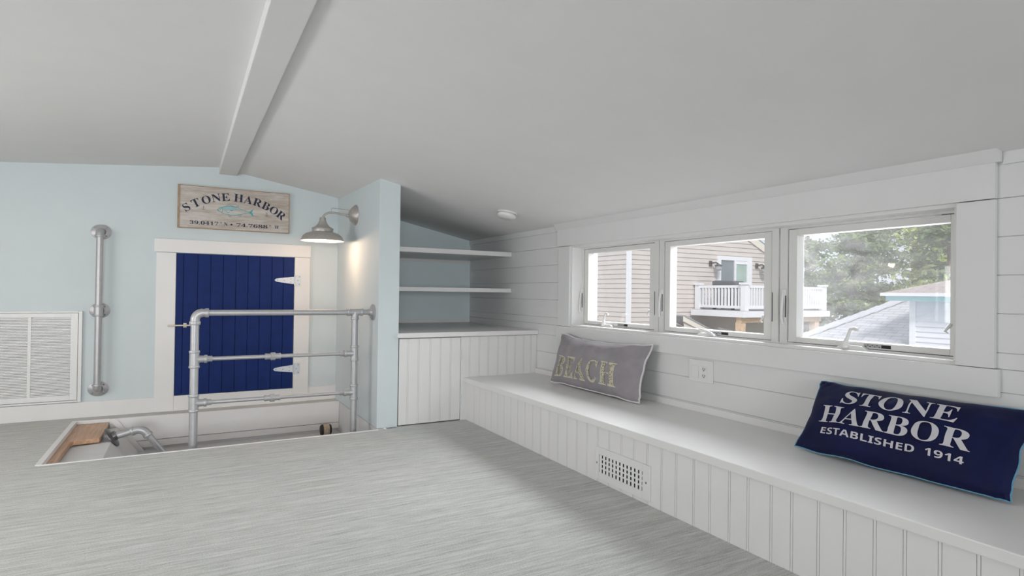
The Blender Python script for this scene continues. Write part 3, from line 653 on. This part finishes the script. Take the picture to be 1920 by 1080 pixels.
# ------------------------------------------------------------------ barn lamp
LY, LZ = 4.60, 1.545
def barn_lamp(label):
    t = empty('barn_lamp', (XS, LY, LZ), label, 'wall lamp', 'barn style wall lamps')
    MB().lathe((XS - .001, LY, LZ), (-1, 0, 0), [(0, 0), (.090, 0), (.090, .006), (.084, .014), (.062, .034), (.038, .050), (.016, .056), (0, .057)], 36, squash=.90).build('backplate', M['lampmetal'], t, smooth=True)
    sx_ = .911
    pts = [(XS - .05, LY, LZ - .006), (XS - .12, LY, LZ + .001), (sx_ + .085, LY, LZ + .006), (sx_ + .045, LY, LZ + .004), (sx_ + .018, LY, LZ - .010), (sx_ + .004, LY, LZ - .028), (sx_, LY, LZ - .045)]
    MB().tube(pts, .0085, 14).build('arm', M['lampmetal'], t, smooth=True)
    MB().tube([(XS - .075, LY, LZ - .005), (XS - .05, LY, LZ - .008)], .013, 12).build('arm_collar', M['lampmetal'], t, smooth=True)
    MB().tube([(XS - .035, LY, LZ + .036), (sx_ + .075, LY, LZ + .042), (sx_ + .066, LY, LZ + .040), (sx_ + .064, LY, LZ + .032), (sx_ + .064, LY, LZ + .008)], .0028, 8).build('support_wire', M['lampmetal'], t, smooth=True)
    z0 = LZ - .036
    outer = [(0, 0), (.021, 0), (.023, -.004), (.023, -.014), (.027, -.030), (.036, -.050), (.054, -.070), (.078, -.083), (.082, -.086), (.079, -.091), (.077, -.110), (.081, -.114), (.092, -.116), (.120, -.125), (.143, -.144), (.155, -.165), (.158, -.176), (.159, -.180)]
    sh_ = MB().lathe((sx_, LY, z0), (0, 0, 1), outer, 40).build('shade', M['lampmetal'], t, smooth=True)
    inner = [(.158, -.1805), (.152, -.166), (.139, -.147), (.117, -.129), (.088, -.119), (.05, -.112), (0, -.110)]
    MB().lathe((sx_, LY, z0), (0, 0, 1), inner, 40).build('shade_lining', M['lampin'], sh_, smooth=True)
    MB().lathe((sx_, LY, z0 - .112), (0, 0, -1), [(0, 0), (.014, 0), (.016, .012), (.030, .03), (.033, .045), (.026, .06), (0, .066)], 20).build('bulb', M['bulb'], t, smooth=True)
    l = bpy.data.lights.new('lamp_light', 'POINT'); l.energy = 5.2; l.color = (1, .68, .46); l.shadow_soft_size = .03
    lo = bpy.data.objects.new('lamp_light', l); col.objects.link(lo); lo.parent = t; lo.location = Vector((sx_, LY, z0 - .186)) - t.location
    return t
l0 = barn_lamp('grey metal barn lamp with lit warm bulb on the pale blue partition')

l1 = copy_tree(l0); l1.location = (XL, 3.87, 1.575); l1.rotation_euler.z = math.pi
l1['label'] = 'barn lamp on the left wall, seen as a warm reflection in the near window'

# ------------------------------------------------------------------ pillows
def pillow(name, label, BL, BRp, lean_top, H, T, fab, pipe, pr_, seed, ears=.02, piping_name='piping'):
    """BL, BRp: bottom corners (picture left / right) on the bench; lean_top: x of the top edge"""
    BL, BRp = Vector(BL), Vector(BRp); U = (BRp - BL); W = U.length; U.normalize()
    mid = (BL + BRp) / 2; V = Vector((lean_top - mid.x, 0, math.sqrt(H * H - (lean_top - mid.x) ** 2))); V = (V - U * V.dot(U)).normalized()
    Nn = V.cross(U).normalized()
    if Nn.x > 0: Nn = -Nn
    def edge(a): return 1 - abs(2 * a - 1)
    def P(u, v, side):
        # pinched outline: the sides sink between the corners
        pu = u + (2 * u - 1) * 0; sx_ = (.5 - u) * 2 * ears * math.sin(math.pi * v) / W * 1.0; sv = (.5 - v) * 2 * ears * .9 * math.sin(math.pi * u) / H * (1.0 if v > .5 else .12)
        uu = u + sx_ * .5; vw = v + sv * .55
        th = T * (max(0, 4 * u * (1 - u)) ** .42) * (max(0, 4 * v * (1 - v)) ** .5)
        nv = Vector((u * 5 + seed, v * 3, side)); th *= 1 + .10 * noise.noise(nv * 1.3)
        ec = (1 - min(1, 4 * min(u, 1 - u))) * 1 + (1 - min(1, 4 * min(v, 1 - v)))
        th += .010 * noise.noise(Vector((u * 13 + v * 6 + seed, v * 9 - u * 5, side * 3))) * (4 * u * (1 - u) * 4 * v * (1 - v)) ** .5
        wob = .011 * noise.noise(Vector((u * 4 + seed, v * 4, 7)))
        rim = max(0, 1 - 5 * min(u, 1 - u, v, 1 - v))
        w1 = .009 * rim * noise.noise(Vector((u * 7 + seed, v * 5, 17))); w2 = .009 * rim * noise.noise(Vector((u * 7 + seed, v * 5, 27)))
        cr = math.exp(-((u - .97) ** 2 + (v - .06) ** 2) / .006) + math.exp(-((u - .03) ** 2 + (v - .95) ** 2) / .006)
        th += .012 * cr * math.sin((u * W - v * H) * 150 + seed)
        return BL + U * (uu * W + w1) + V * (vw * H + w2) + Nn * (side * th * .5 + wob)
    root = empty(name, mid, label, 'pillow')
    nu, nv_ = 56, 32; m = MB(); fr = {}
    for side in (1, -1):
        for i in range(nu + 1):
            for j in range(nv_ + 1):
                k = (i, j, side)
                if side == -1 and (i in (0, nu) or j in (0, nv_)): fr[k] = fr[(i, j, 1)]
                else: fr[k] = m.bm.verts.new(P(i / nu, j / nv_, side))
        for i in range(nu):
            for j in range(nv_):
                m.bm.faces.new((fr[(i, j, side)], fr[(i + 1, j, side)], fr[(i + 1, j + 1, side)], fr[(i, j + 1, side)]))
    lowest = min(v.co.z for v in m.bm.verts); rightmost = max(v.co.x for v in m.bm.verts)
    shift = Vector((min(0, XW - .022 - rightmost), 0, BZ + pr_ * .8 - lowest))
    bmesh.ops.translate(m.bm, vec=shift, verts=m.bm.verts[:])
    body = m.build('cover', fab, root, smooth=True)
    ring = [(i / nu, 0) for i in range(nu)] + [(1, j / nv_) for j in range(nv_)] + [(1 - i / nu, 1) for i in range(nu)] + [(0, 1 - j / nv_) for j in range(nv_)]
    MB().tube([P(u, v, 1) + shift for u, v in ring], pr_, 8, closed=True).build(piping_name, pipe, root, smooth=True)
    def front(u, v, off=.003): return P(u, v, 1) + shift + Nn * off
    return root, front
def print_on(front, root, name, m, body, box, slant=0, off=.003, ncut=26, skew=(0, 0)):
    u0, u1, v0, v1 = box; bm = text_bm(body); x0, x1, y0, y1 = bounds(bm)
    for k in range(1, ncut):
        for ax, lo, hi in ((0, x0, x1), (1, y0, y1)):
            if ax == 1 and k > 8: continue
            nk = ncut if ax == 0 else 9
            co = [0, 0, 0]; no = [0, 0, 0]; co[ax] = lo + (hi - lo) * k / nk; no[ax] = 1
            bmesh.ops.bisect_plane(bm, geom=bm.verts[:] + bm.edges[:] + bm.faces[:], plane_co=co, plane_no=no)
    out = MB()
    def fn(c):
        a = (c.x - x0) / (x1 - x0); b = (c.y - y0) / (y1 - y0)
        return front(u0 + a * (u1 - u0), v0 + skew[0] + (skew[1] - skew[0]) * a + b * (v1 - v0), off)
    merge(out.bm, bm, fn)
    o = out.build(name, m, root); return o
pb, pf = pillow('throw_pillow', 'grey linen pillow with cream beach lettering and white piping', (2.300, 3.495, .322), (2.300, 2.560, .322), 2.400, .345, .165, M['linen'], M['pipewhite'], .0055, 3.1, .055)
for ch, (a, b) in zip('BEACH', ((.085, .205), (.235, .350), (.365, .495), (.525, .635), (.668, .812))):
    dv = .05 * (a - .1)
    print_on(pf, pb, 'letter_backing', M['appliedge'], serif(ch), (a - .006, b + .006, .120 + dv, .540 + dv), off=.0022, ncut=8)
    print_on(pf, pb, 'letter', M['applique'], serif(ch), (a + .004, b - .004, .140 + dv, .520 + dv), off=.0034, ncut=8)
nb, nf = pillow('throw_pillow', 'navy pillow with white harbor lettering and light blue piping', (2.225, 1.535, .322), (2.225, .806, .322), 2.405, .318, .150, M['navyfab'], M['pipeblue'], .0026, 8.4, .022)
print_on(nf, nb, 'large_lettering', M['inkwhite'], serif('STONE'), (.205, .765, .635, .860))
print_on(nf, nb, 'large_lettering', M['inkwhite'], serif('HARBOR'), (.115, .850, .345, .580))
print_on(nf, nb, 'small_lettering', M['inkwhite'], sansb('ESTABLISHED'), (.150, .635, .200, .278))
print_on(nf, nb, 'small_lettering', M['inkwhite'], sansb('1914'), (.680, .835, .205, .283))

# ------------------------------------------------------------------ outside: ground
struct(B(3.2, 80, -30, 70, -3.3, -3.2).build('ground', M['ground']), 'unseen ground far below between the houses, made pale to bounce light up', 'ground')

# neighbour house with beige siding
HX, HY = 11.95, 13.93
hs = empty('neighbor_house', (HX, HY, -3.2), 'beige sided neighboring house with white corner board and gable', 'house')
def siding(m, axis, c, a0, a1, z0, z1, e, out, topfn=None):
    z = z0
    while z < z1 - 1e-4:
        zt_ = min(z + e, z1)
        def lim(zz): return topfn(zz) if topfn else (a0, a1)
        b0, t0 = lim(z), lim(zt_)
        t_, b_ = c, c + out * .022
        if b0[1] > b0[0] and t0[1] > t0[0]:
            if axis == 'x':   # wall in plane y=c, runs along x
                m.quad((b0[0], b_, z), (b0[1], b_, z), (t0[1], t_, zt_), (t0[0], t_, zt_)); m.quad((b0[0], t_, z), (b0[1], t_, z), (b0[1], b_, z), (b0[0], b_, z))
            else:
                m.quad((b_, b0[0], z), (b_, b0[1], z), (t_, t0[1], zt_), (t_, t0[0], zt_)); m.quad((t_, b0[0], z), (t_, b0[1], z), (b_, b0[1], z), (b_, b0[0], z))
        z += e
# gable slope on the deck side: rake from (5.5,2.95) to (6.43,2.54)
RM = (2.54 - 2.96) / (6.43 - 5.5)
def gab(z): return (HX, min(HX + 7.3, HX + 5.5 + (z - 2.96) / RM))
m = MB(); siding(m, 'x', HY, HX, HX + 9, -3.2, 4.9, .15, -1, gab); m.build('gable_wall', M['siding'], hs)
m = MB(); siding(m, 'y', HX, HY, HY + 14, -3.2, 5.2, .15, -1); m.build('side_wall', M['siding'], hs)
B(HX - .06, HX + .10, HY - .05, HY + .02, -3.2, 5.2).build('corner_board', M['ext_white'], hs)
zr = 2.96
def rk(s, dz): return (HX + s, HY - .06, 2.96 + RM * (s - 5.5) + dz)
MB().prism([rk(1.0, -.04), rk(7.5, -.04), rk(7.5, .22), rk(1.0, .22)], (0, .05, 0)).build('rake_board', M['trimcream'], hs)
MB().prism([rk(1.0, .22), rk(7.6, .22), rk(7.6, .28), rk(1.0, .28)], (0, 9, 0)).build('roof', M['shingle'], hs)
# sliding glass door
dx0, dx1, dz0, dz1 = HX + 3.92, HX + 5.66, .50, 2.32; yd = HY - .03
m = MB(); m.box(dx0, dx0 + .15, yd - .04, yd + .03, dz0, dz1).box(dx1 - .26, dx1, yd - .04, yd + .03, dz0, dz1).box(dx0 + .15, dx1 - .26, yd - .04, yd + .03, dz1 - .14, dz1)
sd_ = m.build('door_frame', M['ext_white'], hs)
B(dx0 + .15, dx0 + .82, yd - .01, yd + .01, dz0, dz1 - .14).build('sliding_door_glass', M['doorglass'], hs)
B(dx0 + .82, dx0 + .90, yd - .05, yd + .02, dz0, dz1 - .14).build('door_stile', M['ext_white'], hs)
B(dx0 + .90, dx1 - .26, yd - .01, yd + .01, dz0, dz1 - .26).build('curtained_glass', M['curtain'], hs)
B(dx0 + .90, dx1 - .26, yd - .03, yd + .02, dz1 - .26, dz1 - .14).build('door_head', M['ext_white'], hs)
# lanterns
def lantern(x, label):
    t = empty('porch_lantern', (x, HY - .02, 1.75), label, 'lantern', 'porch lanterns beside the sliding door')
    B(x - .14, x - .02, HY - .06, HY - .03, 1.95, 2.13).build('mount', M['lantern'], t)
    MB().tube([(x - .06, HY - .06, 2.06), (x, HY - .2, 2.08), (x + .08, HY - .24, 2.02)], .022, 8).build('arm', M['lantern'], t)
    MB().lathe((x + .08, HY - .24, 2.02), (0, 0, -1), [(0, 0), (.05, .0), (.13, .05), (.13, .07)], 12).build('cap', M['lantern'], t)
    MB().lathe((x + .08, HY - .24, 1.96), (0, 0, -1), [(.10, 0), (.11, .02), (.105, .13), (.08, .16), (0, .16)], 12).build('globe', M['hwhite'], t)
lantern(HX + 3.66, 'grey porch lantern left of the neighbor sliding door'); lantern(HX + 6.02, 'grey porch lantern right of the neighbor sliding door')
# small white floodlight on the side wall
fl_ = empty('floodlight', (HX - .03, 15.35, .25), 'small white floodlight low on the neighbor siding in the far window', 'floodlight')
MB().lathe((HX - .42, 15.22, .20), (.25, 0, .1), [(0, 0), (.13, .0), (.14, .05), (.10, .18), (.04, .24), (0, .25)], 16).build('lamp_head', M['ext_white'], fl_, smooth=True)
MB().tube([(HX - .045, 15.35, .25), (HX - .14, 15.35, .32), (HX - .20, 15.25, .26)], .035, 8).build('arm', M['ext_white'], fl_, smooth=True)

# deck with railings
DX, DY, DZ = 14.85, 11.95, .50
dk = empty('raised_deck', (DX, DY, -3.2), 'white railed raised deck behind the sliding door of the neighbor house', 'deck')
DX1 = 18.75
B(DX - .2, DX1 + .12, DY - .10, HY - .06, DZ - .06, DZ).build('deck_boards', M['deckgrey'], dk)
m = MB(); m.box(DX - .25, DX1 + .16, DY - .16, DY - .10, DZ - .20, DZ - .012).box(DX - .25, DX - .2, DY - .10, HY - .06, DZ - .20, DZ - .012); m.build('rim_board', M['ext_white'], dk)
for x in (14.80, 18.45): B(x - .11, x + .11, DY + .0, DY + .2, -3.2, DZ - .36).build('support_post', M['lumber'], dk)
B(14.68, 18.65, DY - .02, DY + .16, DZ - .36, DZ - .20).build('support_beam', M['lumber'], dk)
def post(x, y):
    p_ = B(x - .085, x + .085, y - .085, y + .085, DZ, 1.30).build('railing_post', M['ext_white'], dk)
    B(x - .12, x + .12, y - .12, y + .12, 1.30, 1.36).build('post_cap', M['ext_white'], p_)
post(DX, HY - .16); post(DX, DY); post(DX1, DY)
for z0, z1 in ((1.20, 1.28), (.56, .64)):
    B(DX - .03, DX + .03, DY + .085, HY - .245, z0, z1).build('rail', M['ext_white'], dk); B(DX + .085, DX1 - .085, DY - .03, DY + .03, z0, z1).build('rail', M['ext_white'], dk)
for k in range(12):
    y = DY + .20 + (HY - .16 - DY - .40) * k / 11; B(DX - .022, DX + .022, y - .028, y + .028, .64, 1.20).build('baluster', M['ext_white'], dk)
for k in range(30):
    x = DX + .18 + (DX1 - DX - .36) * k / 29; B(x - .026, x + .026, DY - .022, DY + .022, .64, 1.20).build('baluster', M['ext_white'], dk)
# grill under a cover
gr = empty('covered_grill', (15.3, 13.1, DZ), 'grey barbecue grill standing behind the white deck railing', 'grill')
MB().prism([(15.06, 12.44, 1.20), (15.06, 12.44, 1.32), (15.06, 12.58, 1.43), (15.06, 13.30, 1.45), (15.06, 13.40, 1.42), (15.06, 13.40, 1.20)], (.5, 0, 0)).build('lid', M['grill'], gr, bevel=.03)
B(15.08, 15.54, 12.46, 13.38, .56, 1.20).build('body', M['grill'], gr, bevel=.02)
for y in (12.55, 13.3): MB().lathe((15.08, y, .56), (-1, 0, 0), [(0, 0), (.058, 0), (.058, .05), (0, .05)], 12).build('wheel', M['black'], gr)
# lean-to roof below the deck
ln = empty('lean_to_roof', (14.0, 12.9, -3.2), 'small sloping lean-to roof with cream rake board below the neighbor deck', 'roof')
MB().prism([(13.30, 12.88, .30), (13.30, 12.88, .14), (16.2, 12.88, -.98), (16.2, 12.88, -.82)], (0, .06, 0)).build('rake_board', M['trimcream'], ln)
MB().prism([(13.30, 12.86, .34), (13.30, 12.86, .30), (16.2, 12.86, -.82), (16.2, 12.86, -.78)], (0, 1.0, 0)).build('roof_slab', M['shingle'], ln)
m = MB(); siding(m, 'x', 12.95, 13.33, 16.2, -3.2, .12, .15, -1, lambda z: (13.33, min(16.2, 13.33 + (.14 - z) / .386))); m.build('wall', M['siding'], ln)

# lower house: grey shingle roof, ridge caps, white cupola
NX = 10.5
nh = empty('shingled_house', (11.3, 6.0, -3.2), 'low house with grey shingle roof seen at the bottom of the near window', 'house')
def rz(x): return .15 + .45 * (x - 10.5)
hip = [(9.2, 7.95), (12.25, 6.14)]
me_pts = [(9.2, 7.95), (12.25, 6.14), (12.25, 2.0), (9.2, 2.0)]
m = MB(); m.quad(*[(x, y, rz(x)) for x, y in me_pts]); ro_ = m.build('roof', M['shingle'], nh)
uvl = ro_.data.uv_layers.new(name='UVMap')
for lp in ro_.data.loops:
    v = ro_.data.vertices[lp.vertex_index].co + nh.location; uvl.data[lp.index].uv = (v.y, (v.x - 9.2) * math.sqrt(1 + .45 ** 2))
m = MB(); m.quad((9.2, 7.95, rz(9.2)), (12.25, 6.14, rz(12.25)), (14.5, 9.0, rz(9.2) - .4), (11.5, 11.0, rz(9.2) - 1.2)); m.build('rear_roof', M['shingle'], nh)
n_ = 13
for k in range(n_):
    a, b = k / n_, (k + 1) / n_ + .012
    p0 = Vector((9.2 + 3.05 * a, 7.95 - 1.81 * a, rz(9.2 + 3.05 * a) + .012)); p1 = Vector((9.2 + 3.05 * b, 7.95 - 1.81 * b, rz(9.2 + 3.05 * b) + .032))
    d = Vector((.3, -.95, 0)).normalized() * .22; up = Vector((0, 0, .02))
    MB().prism([p0 - d * .12, p0 + d + Vector((0, 0, .135 * .0 + .03)), p1 + d + Vector((0, 0, .03)), p1 - d * .12], up).build('ridge_cap', M['ridgecap'], nh)
B(9.25, 12.2, 2.0, 7.2, -3.2, rz(9.25) - .05).build('wall', M['siding_white'], nh)
cu = empty('cupola', (11, 4.4, 0), 'white sided cupola with teal fascia rising from the grey shingle roof', 'cupola')
m = MB(); siding(m, 'y', NX, 3.2, 5.09, -.1, .93, .085, -1); m.build('front_wall', M['siding_white'], cu)
m = MB(); m.box(NX + .001, NX + 1.6, 3.2, 5.14, -.1, .93); m.build('body', M['siding_white'], cu)
B(NX - .035, NX + .01, 5.075, 5.165, -.1, .93).build('corner_board', M['ext_white'], cu)
B(NX - .30, NX + 1.9, 2.9, 5.40, .905, .985).build('fascia', M['teal'], cu)
B(NX - .36, NX + 1.96, 2.84, 5.46, .985, 1.035).build('gutter', M['ext_white'], cu)
m = MB(); ap = [(NX - .34, 2.86, 1.036), (NX + 1.94, 2.86, 1.036), (NX + 1.94, 5.44, 1.036), (NX - .34, 5.44, 1.036)]; rg_ = [(NX + .8, 3.9, 1.36), (NX + .8, 4.5, 1.36)]
m.quad(ap[0], ap[3], rg_[1], rg_[0]); m.quad(ap[1], ap[0], rg_[0]); m.quad(ap[2], ap[1], rg_[0], rg_[1]); m.quad(ap[3], ap[2], rg_[1])
cr = m.build('roof', M['shingle_brown'], cu); uvl = cr.data.uv_layers.new(name='UVMap')
for lp in cr.data.loops:
    v = cr.data.vertices[lp.vertex_index].co; uvl.data[lp.index].uv = (v.y, v.x)

# trees
def tree(label, x, y, ztop, rad, zlow, nclump, seed, leaf, lean=0, name='pine_tree', flat=.32):
    rnd = random.Random(seed); t = empty(name, (x, y, -3.2), label, 'tree', 'trees beyond the shingled house')
    tr = MB(); tr.tube([(x, y, -3.2), (x + lean * .4, y, (ztop - 3) / 2), (x + lean, y, ztop - .4)], [.24, .17, .05], 8)
    cl = MB()
    for k in range(nclump):
        h = rnd.random(); z = zlow + (ztop - zlow) * h; rr = rad * (1 - h * .72) * (.35 + .65 * rnd.random()) if k > 3 else rad * .15
        an = rnd.random() * 6.283; cx, cy = x + lean * h + rr * math.cos(an), y + rr * math.sin(an)
        if k % 3 == 0: tr.tube([(x + lean * h, y, z - .35), (cx, cy, z)], [.06, .02], 5)
        cr_ = rad * (.20 + .22 * rnd.random())
        for i in range(170):
            a, b, c = rnd.gauss(0, .5), rnd.gauss(0, .5), rnd.gauss(0, .5)
            p = Vector((cx + a * cr_, cy + b * cr_, z + c * cr_ * flat + .1 * cr_)); s = .04 + .06 * rnd.random()
            d1 = Vector((rnd.gauss(0, 1), rnd.gauss(0, 1), rnd.gauss(0, .6))).normalized(); d2 = d1.cross(Vector((rnd.gauss(0, 1), rnd.gauss(0, 1), rnd.gauss(0, 1)))).normalized()
            cl.quad(p - d1 * s * 1.5, p - d2 * s * .6, p + d1 * s * 1.5, p + d2 * s * .6)
    tr.build('trunk', M['bark'], t); cl.build('crown', leaf, t); return t
tree('spreading pine with sky showing through at the left of the near window', 24.6, 16.4, 4.4, 1.9, .9, 26, 1, M['needles'])
tree('dark pine second from the left in the near window', 30.5, 16.9, 6.0, 2.1, -1.5, 60, 2, M['needles'])
tree('tall pine in the middle of the near window', 35.0, 17.0, 8.6, 3.0, -2, 90, 3, M['needles'])
tree('bright yellow-green leafy tree at the top right of the near window', 28.0, 12.4, 7.0, 2.5, .4, 70, 4, M['leaves'], name='leafy_tree', flat=.6)
tree('low dark pine just above the cupola roof', 21.5, 9.4, 3.9, 1.9, -1.8, 60, 5, M['needles'])
tree('bushy pine between the deck and the cupola', 22.5, 13.0, 3.2, 2.0, -2.6, 70, 6, M['needles'])
tree('pine with pale lower branches right behind the deck end', 33.0, 21.8, 2.4, 2.8, -2.6, 70, 7, M['needles'])
